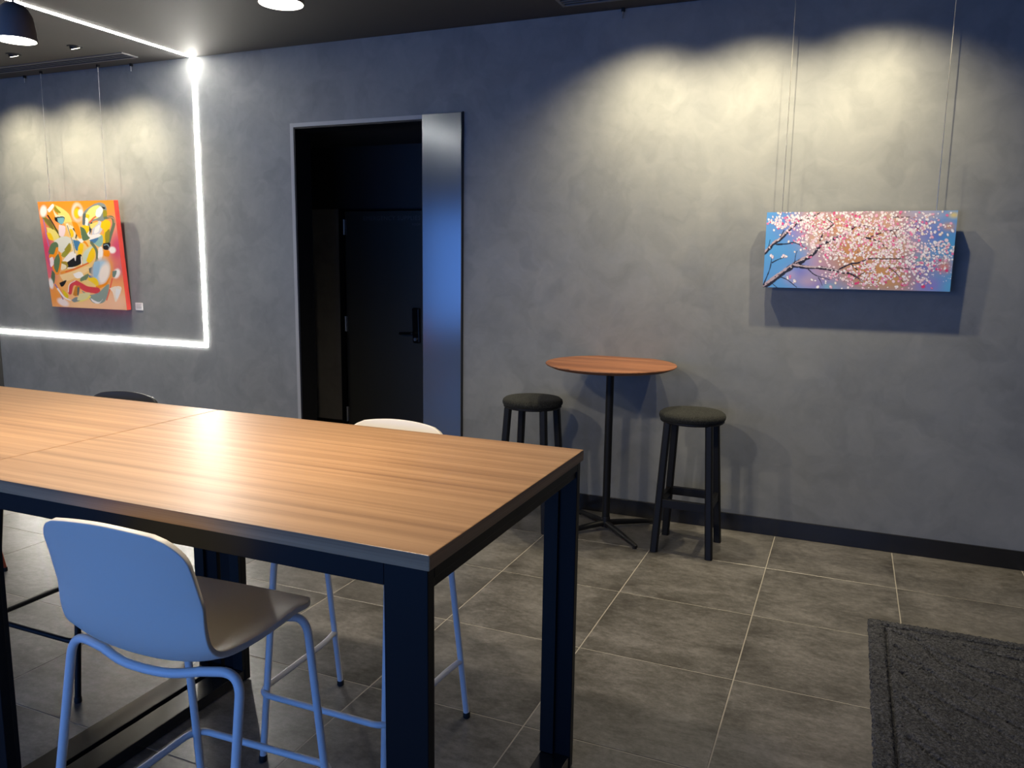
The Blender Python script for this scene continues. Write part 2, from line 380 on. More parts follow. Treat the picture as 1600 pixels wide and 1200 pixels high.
def slot_diffuser(x0, x1, y0, y1, label):
    t = thing('slot_diffuser', label, 'air vent', (x0, y0, H))
    L, D = x1-x0, y1-y0
    MB().box(0, L, 0, .018, -.008, .001).box(0, L, D-.018, D, -.008, .001).box(0, .018, .018, D-.018, -.008, .001).box(L-.018, L, .018, D-.018, -.008, .001).build('frame', M_SLOT, t, bevel=.001)
    MB().box(.018, L-.018, .018, D-.018, -.0015, .001).build('dark_slot', M_RUBBER, t)
    for k in (1, 2):
        y = .018+(D-.036)*k/3; MB().box(.018, L-.018, y-.004, y+.004, -.007, .001).build('slat', M_SLOT, t)
slot_diffuser(XL+.02, -4.84, -.29, -.15, 'long grey ceiling air slot above the orange abstract painting')
slot_diffuser(-1.60, 1.6, -.31, -.17, 'long dark ceiling air slot above the cherry blossom painting')

# ------------------------------------------------------------------ pendants
def pendant(x, y, z, label, group):
    t = thing('pendant_lamp', label, 'pendant lamp', (x, y, z), 0, group)
    R = .0565
    prof = [(R,0),(R*.985,.02),(R*.93,.046),(R*.84,.069),(R*.68,.087),(R*.45,.099),(R*.2,.104),(.008,.106)]
    inn = [(r-.003 if r > .02 else r, h-.003 if i else 0) for i, (r, h) in enumerate(prof)]
    MB().lathe(prof, 48, caps=False).build('shade', M_PENDANT, t, smooth=True)
    MB().lathe(inn[::-1], 48, caps=False).build('shade_lining', M_PENDIN, t, smooth=True)
    MB().lathe([(R-.005,.004),(R-.005,.012)], 40).build('lamp_disc', M_LAMP, t)
    MB().tube([(0,0,.103), (0,0,H-z-.02)], .003, 8).build('cord', M_BLACK, t)
    MB().lathe([(.045,H-z-.025),(.045,H-z+.001)], 32).build('ceiling_canopy', M_BLACK, t, smooth=True)
    spot((x, y, z-.004), (x, y, 0), P_PEND, (1,.86,.66), math.radians(172), .45, .05, 'pendant_bulb')
pendant(-2.315, -2.92, 2.160, 'small bell pendant lamp in dark bronze, hanging over the seam of the high tables', None)
pendant(-1.35, -2.92, 2.160, 'small glowing pendant lamp hanging over the middle of the high table', None)

# ------------------------------------------------------------------ high tables
def high_table(x0, x1, label):
    y0, y1, zt, th = -3.383, -2.461, 1.0, .031
    t = thing('high_table', label, 'table', ((x0+x1)/2, (y0+y1)/2, 0))
    L, D = (x1-x0)/2, (y1-y0)/2
    MB().box(-L, L, -D, D, zt-th, zt).build('top', M_OAK, t, bevel=.0012)
    for sx in (-1, 1):
        a, b = sorted((sx*(L-.0005), sx*(L+.0006))); MB().box(a, b, -D+.0008, D-.0008, zt-th+.0006, zt-.0008).build('edge_band', M_OAKEND, t)
    zr = zt-th; rh = .047; lw, lt, ins = .096, .027, .006
    for sy in (-1, 1):                                      # long rails
        a, b = sorted((sy*(D-ins), sy*(D-ins-.030)))
        MB().box(-L+ins+lw, L-ins-lw, a, b, zr-rh, zr).build('long_rail', M_BLACKRAIL, t, bevel=.0015)
    for sx in (-1, 1):
        a, b = sorted((sx*(L-ins), sx*(L-ins-.030)))
        MB().box(a, b, -D+ins+lt, D-ins-lt, zr-rh*.55, zr).build('end_rail', M_BLACKRAIL, t, bevel=.0012)
        a2, b2 = sorted((sx*(L-ins-.005), sx*(L-ins-.032)))
        MB().box(a2, b2, -D+ins+lt, D-ins-lt, zr-rh, zr-rh*.55-.001).build('end_rail', M_BLACKRAIL, t, bevel=.0012)
        for sy in (-1, 1):
            a, b = sorted((sx*(L-ins), sx*(L-ins-lw))); c, d = sorted((sy*(D-ins), sy*(D-ins-lt)))
            lg = MB().box(a, b, c, d, .004, zr).build('leg', M_BLACKRAIL, t, bevel=.002)
            e0, e1 = sorted((sx*(L-ins-.052), sx*(L-ins-lw+.001))); yi = sy*(D-ins-lt)
            g0, g1 = sorted((yi+sy*.002, yi-sy*.012))
            MB().box(e0, e1, g0, g1, .047, zr-rh-.002).build('inner_channel', M_BLACK, lg, bevel=.001)
            MB().lathe([(.018,0),(.018,.006)], 16, (a+b)/2, (c+d)/2).build('glide', M_RUBBER, lg)
        a, b = sorted((sx*(L-ins-.003), sx*(L-ins-lw+.003)))
        MB().box(a, b, -D+ins+lt, D-ins-lt, .004, .045).build('floor_beam', M_BEAM, t, bevel=.002)
    return t
high_table(-2.044, -.682, 'high oak-topped table with black legs, the one whose end faces the round bar table')
high_table(-3.406, -2.0475, 'high oak-topped table with black legs, the one on the painting side of the seam')

# ------------------------------------------------------------------ shell bar chairs
def interp(xs, ys, x):
    return float(np.interp(x, xs, ys))
def catmull(pts, n):
    P = np.array(pts, float); P = np.vstack([2*P[0]-P[1], P, 2*P[-1]-P[-2]]); out = []
    for i in range(1, len(P)-2):
        for k in range(n):
            t = k/n; a, b, c, d = P[i-1], P[i], P[i+1], P[i+2]
            out.append(.5*((2*b)+(-a+c)*t+(2*a-5*b+4*c-d)*t*t+(-a+3*b-3*c+d)*t**3))
    out.append(P[-2]); return np.array(out)
def shell_mesh(top, m):
    ZO = .058; k = (top-.70-ZO)/(.955-.70)
    zz = lambda z: .70+(z-.70)*k
    prof = [(.232,.612),(.222,.622),(.20,.629),(.11,.627),(.02,.620),(-.07,.617),(-.13,.626),(-.170,.658),(-.192,.71),(-.208,zz(.79)),(-.224,zz(.87)),(-.238,zz(.925)),(-.246,zz(.955))]
    c = catmull(prof, 5); c[:,1] += ZO
    d = np.concatenate([[0], np.cumsum(np.linalg.norm(np.diff(c, axis=0), axis=1))]); L = d[-1]
    s_new = np.concatenate([np.linspace(0, .10, 13), np.linspace(.10, L-.10, 34)[1:], np.linspace(L-.10, L, 14)[1:]])
    s_new[0] += 1e-4; s_new[-1] -= 1e-4
    Y = np.interp(s_new, d, c[:,0]); Z = np.interp(s_new, d, c[:,1])
    NU = 24; v = []; f = []
    for y, z, s in zip(Y, Z, s_new):
        W = interp([0, .15, .30, .42, .55, L], [.202, .207, .205, .201, .200, .191], s)
        for rc, t in ((.085, s), (.062, L-s)):
            if t < rc: W = W-rc+math.sqrt(max(rc*rc-(rc-t)**2, 0))
        back = min(max((s-.36)/.18, 0), 1)                    # 0 seat, 1 back
        topf = min(max((s-(L-.2))/.2, 0), 1)
        for i in range(NU+1):
            u = -1+2*i/NU
            xw = min(abs(u)*W/.200, 1.0); a = xw**2.4
            bend = math.exp(-((s-.36)/.12)**2)
            dz = bend*(.022*a-.012) + (1-back)*(.014*a*min(s/.12,1)-.006*a*(1-min(s/.12,1))) - topf*.026*xw*xw*k
            dy = back*.030*a
            v.append((u*W, y+dy, z+dz))
    n = NU+1
    for j in range(len(s_new)-1):
        for i in range(NU): f.append((j*n+i, j*n+i+1, (j+1)*n+i+1, (j+1)*n+i))
    mb = MB(); mb.add(v, f); me = mb.mesh('seat_shell', m); me.shade_smooth(); return me
def shell_chair(name, label, loc, rz, ms, mt, top, group='shell bar chairs at the high tables'):
    t = thing(name, label, 'chair', loc, rz, group)
    so = bpy.data.objects.new('seat_shell', shell_mesh(top, ms)); COL.objects.link(so); so.parent = t
    sm = so.modifiers.new('solid', 'SOLIDIFY'); sm.thickness = .014; sm.offset = 0
    bv = so.modifiers.new('bevel', 'BEVEL'); bv.width = .004; bv.segments = 3; bv.limit_method = 'ANGLE'; bv.angle_limit = math.radians(50)
    r = .0105
    geo = {'rear': (.255, -.234, .240, -.122, .672), 'front': (.216, .234, .198, .169, .660)}
    for kind, (wf_, yf, wt, yt, zt) in geo.items():
        ym = yt + (-.015 if kind == 'rear' else -.03); zm = zt-.018 if kind == 'rear' else zt-.004; zc = .014 if kind == 'rear' else .006
        for sx in (-1, 1):
            path = fillet([(sx*wf_, yf, .012), (sx*wt, yt, zt), (sx*.13, (yt+ym)/2, zm)], .055, 8)
            lg = MB().tube(path, r, 14).build('leg', mt, t, smooth=True)
            MB().lathe([(.011,0),(.0125,.002),(.0125,.016),(.0112,.02)], 16, sx*wf_, yf).build('foot_cap', M_RUBBER, lg, smooth=True)
        MB().tube(catmull([(-.135,(yt+ym)/2,zm),(-.07,ym-.004,zm-zc*.75),(0,ym-.006,zm-zc),(.07,ym-.004,zm-zc*.75),(.135,(yt+ym)/2,zm)], 4), r, 14).build('support_tube', mt, t, smooth=True)
    for sx in (-1, 1):                                       # mounting blocks under the seat
        MB().box(sx*.09-.02, sx*.09+.02, .10, .16, .648, .684).build('seat_mount', mt, t, bevel=.004)
    zf = .222; q = zf/.66
    fx, fy = .216+(.198-.216)*q, .234+(.169-.234)*q; rx, ry = .255+(.240-.255)*q, -.234+(-.122+.234)*q
    path = fillet([(-rx, ry, zf), (-rx+.012, ry+.07, zf-.003), (-fx-.018, fy+.020, zf), (fx+.018, fy+.020, zf), (rx-.012, ry+.07, zf-.003), (rx, ry, zf)], [.05,.05,.05,.05], 8)
    MB().tube(path, .0095, 14).build('footrest', mt, t, smooth=True)
    return t
shell_chair('shell_bar_chair', 'pale plastic bar chair tucked under the high table, its back turned to the room', (-1.375,-3.278,0), .037, M_SHELL, M_WTUBE, 1.006)
shell_chair('shell_bar_chair', 'off-white plastic bar chair on the wall side of the high table, near the doorway', (-1.356,-2.601,0), PI+.008, M_SHELL, M_WTUBE, 1.008)
shell_chair('shell_bar_chair', 'black plastic bar chair on the wall side of the high table', (-2.591,-2.605,0), PI, M_BSHELL, M_BLACK, 1.010)
shell_chair('shell_bar_chair', 'bar chair with orange-red tubular legs beyond the black chair', (-3.98,-2.40,0), PI, M_RSHELL, M_RSHELL, 1.0)

# ------------------------------------------------------------------ round bar table and stools
bt = thing('bar_table', 'round walnut bar table on a thin black column with a four-arm base', 'table', (-1.214, -.325, 0))
R = .366
MB().lathe([(.05,.949),(R-.075,.949),(R-.035,.952),(R-.006,.965),(R,.9705),(R-.0015,.9745),(R-.006,.976),(.05,.976)], 96).build('top', M_WALNUT, bt, smooth=True)
MB().lathe([(.022,.05),(.022,.949)], 32).build('column', M_BLACK, bt, smooth=True)
MB().lathe([(.10,.942),(.10,.950)], 32).build('mounting_plate', M_BLACK, bt, smooth=True)
MB().lathe([(.024,.022),(.026,.03),(.026,.075),(.023,.085)], 32).build('hub', M_BLACK, bt, smooth=True)
for k in range(4):
    a = PI/4+k*PI/2+.02; c, s_ = math.cos(a), math.sin(a)
    ar = MB().tube([(c*.012,s_*.012,.046),(c*.1,s_*.1,.040),(c*.32,s_*.32,.018),(c*.335,s_*.335,.014)], [.018,.0165,.0125,.009], 14).build('base_arm', M_BLACK, bt, smooth=True)
    MB().lathe([(.010,0),(.011,.002),(.011,.012)], 14, c*.315, s_*.315).build('glide', M_RUBBER, ar)

def bar_stool(x, y, label, rz=0):
    t = thing('bar_stool', label, 'stool', (x, y, 0), rz, 'dark bar stools at the round table')
    MB().lathe([(.14,.715),(.168,.716),(.174,.722),(.1755,.733),(.172,.745),(.160,.7545),(.13,.7585),(.05,.760)], 64).build('cushion', M_FELT, t, smooth=True)
    MB().lathe([(.15,.700),(.164,.701),(.169,.706),(.169,.714),(.165,.717),(.15,.717)], 64).build('seat_ring', M_BLACK, t, smooth=True)
    bt_, tp = .146, .108
    def at(z): return bt_+(tp-bt_)*z/.705
    for sx in (-1, 1):
        for sy in (-1, 1):
            def ring(z):
                c = at(z); h, ch = .0195, .007
                pts = [(-h,-h+ch),(-h+ch,-h),(h-ch,-h),(h,-h+ch),(h,h-ch),(h-ch,h),(-h+ch,h),(-h,h-ch)]
                return [(sx*c+p, sy*c+q, z) for p, q in pts]
            MB().hexa(ring(0), ring(.705)).build('leg', M_BLACK, t, bevel=.0015)
    zb, zt = .247, .293; c = at(.27)
    for s_ in (-1, 1):
        MB().box(-c+.012, c-.012, s_*c-.011, s_*c+.011, zb, zt).build('footrest_bar', M_BLACK, t, bevel=.002)
        MB().box(s_*c-.011, s_*c+.011, -c+.012, c-.012, zb, zt).build('footrest_bar', M_BLACK, t, bevel=.002)
    return t
bar_stool(-.735, -.392, 'dark felt-topped black bar stool on the blossom painting side of the round table')
bar_stool(-1.657, -.385, 'dark felt-topped black bar stool between the doorway and the round table')

# ------------------------------------------------------------------ rug
def rug():
    X0, X1, Y0, Y1 = .170, 1.55, -2.75, -.988
    st = .0065; nx = int((X1-X0)/st); ny = int((Y1-Y0)/st)
    gx = np.linspace(0, X1-X0, nx); gy = np.linspace(0, -(Y1-Y0), ny)     # from the visible corner
    A, B = np.meshgrid(gx, gy)                                            # A right, B down (negative)
    rng = np.random.default_rng(3)
    hgt = np.full(A.shape, .021)+rng.normal(0, .0013, A.shape)
    # carved lines, in metres from the corner (right, towards the room)
    lines = [[(.06,-.055),(.35,-.062),(.8,-.06),(1.3,-.062)], [(.10,-.10),(.20,-.19),(.33,-.28),(.50,-.36),(.70,-.43),(1.0,-.47)],
             [(.16,-.11),(.19,-.15)], [(.36,-.12),(.5,-.16),(.7,-.19)], [(.22,-.23),(.27,-.33),(.38,-.43),(.52,-.51),(.7,-.58)],
             [(.10,-.24),(.18,-.37),(.27,-.50),(.36,-.62),(.50,-.74)], [(.11,-.34),(.17,-.40),(.20,-.44)], [(.11,-.46),(.17,-.56),(.27,-.66),(.36,-.73),(.46,-.85)],
             [(.11,-.66),(.16,-.74),(.24,-.86)], [(.07,-.08),(.068,-.5),(.07,-1.0),(.07,-1.6)], [(.11,-.92),(.22,-1.05),(.38,-1.17)]]
    for ln in lines:
        c = catmull(ln, 12)
        dmin = np.full(A.shape, 9.)
        for p, q in zip(c[:-1], c[1:]):
            dx, dy = q-p; l2 = dx*dx+dy*dy+1e-12
            t = np.clip(((A-p[0])*dx+(B-p[1])*dy)/l2, 0, 1)
            dmin = np.minimum(dmin, np.hypot(A-p[0]-t*dx, B-p[1]-t*dy))
        hgt -= .019*np.exp(-(dmin/.0078)**2)
    edge = np.minimum(np.minimum(A, gx[-1]-A), np.minimum(-B, -(gy[-1]-B)))
    hgt *= np.clip(.55+edge/.015, 0, 1); hgt = np.maximum(hgt, .002)
    jx = rng.normal(0, .0018, A.shape); jy = rng.normal(0, .0018, A.shape)
    v = np.stack([A+jx, B+jy, hgt], -1).reshape(-1, 3); idx = np.arange(nx*ny).reshape(ny, nx)
    f = np.stack([idx[:-1,:-1], idx[1:,:-1], idx[1:,1:], idx[:-1,1:]], -1).reshape(-1, 4).tolist()
    b = len(v); mb = MB(); mb.v = [tuple(p) for p in v]; mb.f = [tuple(q) for q in f]
    per = list(idx[0,:])+list(idx[1:,-1])+list(idx[-1,-2::-1])+list(idx[-2:0:-1,0])
    low = [(mb.v[i][0], mb.v[i][1], .0) for i in per]; mb.v += low; n = len(per)
    mb.f += [(per[i], per[(i+1)%n], b+(i+1)%n, b+i) for i in range(n)]
    o = mb.build('rug', M_RUG, loc=(X0, Y1, 0))
    return tag(o, 'charcoal wool rug with carved leaf-like lines on the tiled floor', 'rug')
rug()

# ------------------------------------------------------------------ paintings
def lin(c):
    c = np.array(c, float)/255.; return np.where(c <= .04045, c/12.92, ((c+.055)/1.055)**2.4)
class Raster:
    """paints into a grid of canvas points given in sketch units (u, v)"""
    def __init__(s, nx, ny, quad):
        tl, tr_, bl, br = [np.array(q, float) for q in quad]
        a = np.linspace(0, 1, nx)[None,:,None]; b = np.linspace(0, 1, ny)[:,None,None]
        P = tl*(1-a)*(1-b)+tr_*a*(1-b)+bl*(1-a)*b+br*a*b
        s.U, s.V = P[...,0], P[...,1]; s.c = np.zeros((ny, nx, 3))
    def blend(s, m, col): s.c = s.c*(1-m[...,None])+lin(col)*m[...,None]
    def blob(s, x, y, rx, ry, col, a=1.0): s.blend(a*np.exp(-(((s.U-x)/rx)**2+((s.V-y)/ry)**2)), col)
    def ell(s, x, y, rx, ry, col, ang=0, soft=.25, a=1.0):
        R = max(rx, ry)*1.5
        k = (abs(s.U-x) < R) & (abs(s.V-y) < R)
        if not k.any(): return
        u, v = s.U[k]-x, s.V[k]-y; ca, sa = math.cos(ang), math.sin(ang)
        d = np.sqrt(((u*ca+v*sa)/rx)**2+((-u*sa+v*ca)/ry)**2)
        m = (a*np.clip((1+soft-d)/(2*soft), 0, 1))[:,None]; s.c[k] = s.c[k]*(1-m)+lin(col)*m
    def line(s, pts, w0, w1, col, a=1.0, soft=4., smooth=True, off=(0,0), rough=0):
        c = catmull(pts, 8) if smooth and len(pts) > 2 else np.array(pts, float)
        n = len(c)-1; c = c+np.array(off); m = np.zeros(s.U.shape)
        for i, (p, q) in enumerate(zip(c[:-1], c[1:])):
            w = (w0+(w1-w0)*(i+.5)/n)/2
            if rough: w *= 1+random.uniform(-rough, rough)
            dx, dy = q-p; l2 = dx*dx+dy*dy+1e-9
            t = np.clip(((s.U-p[0])*dx+(s.V-p[1])*dy)/l2, 0, 1); d = np.hypot(s.U-p[0]-t*dx, s.V-p[1]-t*dy)
            m = np.maximum(m, np.clip((w+soft/2-d)/soft, 0, 1))
        s.blend(a*m, col)
    def poly(s, pts, col, a=1.0, smooth=True):
        c = catmull(list(pts)+[pts[0]], 6) if smooth else np.array(list(pts)+[pts[0]], float)
        ins = np.zeros(s.U.shape, bool)
        for p, q in zip(c[:-1], c[1:]):
            k = (p[1] > s.V) != (q[1] > s.V)
            with np.errstate(divide='ignore', invalid='ignore'):
                ins ^= k & (s.U < (q[0]-p[0])*(s.V-p[1])/(q[1]-p[1]+1e-12)+p[0])
        s.blend(a*ins.astype(float), col)
def canvas(name, label, x0, x1, zb, zt, yb, yt, depth, ras, edge_mat, wall_gap_label=None):
    """stretched canvas whose front runs from (yb, zb) at the bottom to (yt, zt) at the top"""
    hgt = math.hypot(zt-zb, yt-yb); tilt = math.atan2(-(yt-yb), zt-zb)
    t = thing(name, label, 'painting', ((x0+x1)/2, yb, zb)); t.rotation_euler = (tilt, 0, 0)
    w_ = (x1-x0)/2
    MB().box(-w_, w_, .0008, depth, 0, hgt).build('stretched_canvas', edge_mat, t, bevel=.002)
    ny, nx = ras.c.shape[:2]
    a = np.linspace(-w_, w_, nx); b = np.linspace(hgt, 0, ny); A, B = np.meshgrid(a, b)
    v = np.stack([A, np.zeros_like(A), B], -1).reshape(-1, 3); idx = np.arange(nx*ny).reshape(ny, nx)
    f = np.stack([idx[:-1,:-1], idx[1:,:-1], idx[1:,1:], idx[:-1,1:]], -1).reshape(-1, 4)
    me = bpy.data.meshes.new('painted_front'); me.from_pydata(v.tolist(), [], f.tolist()); me.materials.append(M_PAINT)
    at_ = me.color_attributes.new('paint', 'FLOAT_COLOR', 'POINT')
    at_.data.foreach_set('color', np.concatenate([ras.c.reshape(-1, 3), np.ones((nx*ny, 1))], 1).astype(np.float32).ravel())
    o = bpy.data.objects.new('painted_front', me); COL.objects.link(o); o.parent = t
    return t

# --- blossom painting, sketch units: 8 per photo pixel from the painting's corner region
def blossom():
    r = Raster(500, 215, [(145,152),(2540,103),(112,1078),(2430,1112)])
    r.c[:] = lin((92,158,220))
    for b in [(250,450,260,300,(84,170,226),.8),(420,330,260,200,(110,140,212),.8),(330,900,220,170,(98,160,222),.7),(610,900,130,120,(88,116,206),.9),(600,380,150,110,(150,130,205),.8),
              (480,930,90,90,(200,170,200),.6),(880,800,220,200,(190,150,190),.9),(850,1040,220,70,(120,110,200),.8),(980,1060,90,40,(90,190,215),.8),(700,1000,150,90,(205,170,180),.6),
              (760,200,200,140,(225,160,110),.85),(800,480,170,160,(222,175,140),.9),(1100,300,320,220,(226,160,110),.9),(1250,620,330,280,(206,140,66),.95),(1500,400,330,300,(216,155,95),.95),
              (1500,900,420,250,(205,140,52),.98),(1800,560,300,300,(214,160,110),.9),(1850,950,300,200,(206,150,74),.95),(1780,230,300,140,(222,170,130),.85),(2080,330,190,140,(150,130,200),.85),
              (2080,800,160,140,(122,110,200),.85),(2330,420,150,110,(110,120,205),.9),(2420,520,110,200,(70,160,215),.8),(2440,850,130,260,(80,170,220),.9),(2200,1030,220,90,(140,130,210),.9),
              (2440,1050,110,70,(90,180,225),.8),(2370,800,80,80,(235,120,90),.9),(2370,740,80,60,(205,165,150),.7),(2430,300,70,50,(230,160,90),.8),(2490,160,60,40,(240,215,110),.9),(2090,720,110,60,(120,190,180),.6),(2180,150,220,70,(205,185,190),.7)]:
        r.blob(*b[:5], b[5])
    def branch(pts, w0, w1, hi=True):
        r.line(pts, w0, w1, (28,20,22), soft=5, rough=.25)
        if hi and w0 > 18:
            r.line(pts, w0*.45, w1*.4, (205,180,185), .85, 5, off=(-w0*.20,-w0*.22), rough=.5)
            c = catmull(pts, 10)
            for p in c[::1]:
                if random.random() < .5: r.ell(p[0]+random.uniform(-.3,.2)*w0, p[1]+random.uniform(-.4,.1)*w0, random.uniform(4,9), random.uniform(4,8), random.choice([(235,225,225),(215,190,195),(40,28,30)]))
    o = 1280
    pal = [(255,250,250)]*14+[(252,226,234)]*7+[(246,184,208)]*4+[(240,125,170)]*2+[(228,60,120)]*1+[(255,240,222)]*3
    def petal(x, y, sz, cols=pal):
        col = random.choice(cols)
        r.ell(x+2, y+3, sz*1.12, sz*.95, (150,100,110), random.uniform(0,3), .3, .6)
        r.ell(x, y, sz, sz*random.uniform(.62,.95), col, random.uniform(0, PI), .22)
    def dens(u, v):
        d = 0
        for cx, cy, rx, ry, a in [(900,300,330,220,1),(1300,420,420,330,1.2),(1700,500,430,360,1.2),(1500,880,420,230,.75),(1900,850,300,220,.8),(2100,330,240,200,.75),(2200,650,240,160,.7),(420,240,190,120,.7),(2200,180,200,80,.6),
                                  (1000,620,190,140,.8),(640,500,170,90,.5),(2430,560,120,120,.7),(2440,900,90,120,.3),(1050,930,160,120,.45)]:
            d = max(d, a*math.exp(-((u-cx)/rx)**2-((v-cy)/ry)**2))
        return d
    branch([(135,1070),(330,930),(520,800),(650,730),(780,640),(860,550),(990,480),(1150,420),(1220,370),(1310,300),(1420,305),(1550,335),(1650,345),(1730,360),(1830,340)], 66, 18)
    branch([(520,800),(700,825),(880,830),(1060,860),(1150,885),(1250,900),(1350,960),(1400,1000)], 44, 16)
    branch([(120,660),(250,530),(330,480),(440,370),(520,300),(640,210),(715,145)], 44, 30)
    for k in range(900):
        u, v = random.uniform(140,2500), random.uniform(120,1090)
        if random.random() < dens(u, v): petal(u, v, random.uniform(11, 24))
    for k in range(2500):
        u, v = random.uniform(140,2500), random.uniform(110,1090)
        if random.random() < dens(u, v)**1.3: petal(u, v, random.uniform(8, 18))
    for pts, a, b in [([(610,260),(760,190),(850,150)],24,16),([(280,545),(430,535),(520,520),(670,580)],20,7),([(855,490),(900,400),(1000,310),(1020,280),(930,220)],18,9),([(120,1050),(200,850),(225,700)],16,10),
                      ([(230,770),(300,735),(385,705)],14,9),([(340,945),(440,985),(560,1075)],13,8),([(710,850),(800,920),(980,975)],13,8),([(840,950),(870,1000),(890,1050)],10,5),([(530,760),(540,680),(560,620)],9,6),([(235,1030),(300,1080)],10,6),
                      ([(180,560),(195,490)],12,8),([(335,450),(380,370)],18,10),([(1110,840),(1250,775),(1330,765),(1410,735),(1480,710),(1680,710),(1880,705)],20,12),([(1440,450),(1590,490),(1660,550),(1720,600)],22,9),([(1490,440),(1620,390)],15,10),
                      ([(1720,820),(1800,880),(1890,1000)],12,7),([(1450,880),(1550,830)],15,9),([(1800,820),(2040,835)],10,8),([(1760,195),(1970,190)],10,8),([(1780,380),(1810,440)],16,8),([(1250,780),(1330,850)],18,9),([(1180,870),(1290,920),(1360,960)],16,9),
                      ([(1300,960),(1420,880)],14,8),([(2260,560),(2420,520)],10,7),([(2030,300),(2100,360)],8,6)]:
        branch(pts, a, b, a > 22)
    for k in range(1500):
        u, v = random.uniform(140,2500), random.uniform(110,1090)
        if random.random() < dens(u, v)**1.4*.95: petal(u, v, random.uniform(8, 18))
    hot = [(238,90,150),(244,130,175),(230,60,130)]
    for cx, cy, n, sp in [(330,300,26,50),(480,230,16,40),(650,270,34,55),(200,285,6,25),(580,500,22,60),(900,360,16,50),(960,600,24,60),(700,560,14,55),(225,680,4,14),(400,680,6,18),(1600,300,8,40),(1450,820,14,45),(2200,820,14,50),(2260,560,8,50),
                          (1520,960,12,40),(1240,830,6,20),(530,1000,4,14),(450,950,4,14),(2000,380,8,30),(2380,560,14,60),(1320,210,10,60)]:
        for k in range(n): petal(random.gauss(cx, sp), random.gauss(cy, sp*.7), random.uniform(9,19), hot+pal[9:20])
    for k in range(170):
        u, v = random.uniform(300,2400), random.uniform(120,1080)
        if random.random() < dens(u, v): r.ell(u, v, random.uniform(4,8), random.uniform(4,8), random.choice([(70,40,90),(40,26,40),(120,40,80),(210,120,40)]))
    for k in range(90):
        u, v = random.uniform(2150,2480), random.uniform(500,1000); r.ell(u, v, random.uniform(3,8), random.uniform(3,7), (250,240,245))
    r.c *= .95
    return r
canvas('cherry_blossom_painting', 'wide painting of pink and white cherry blossom branches on a blue sky', -.447, .455, 1.413, 1.812, -.062, -.075, .036, blossom(), M_WHITEEDGE)

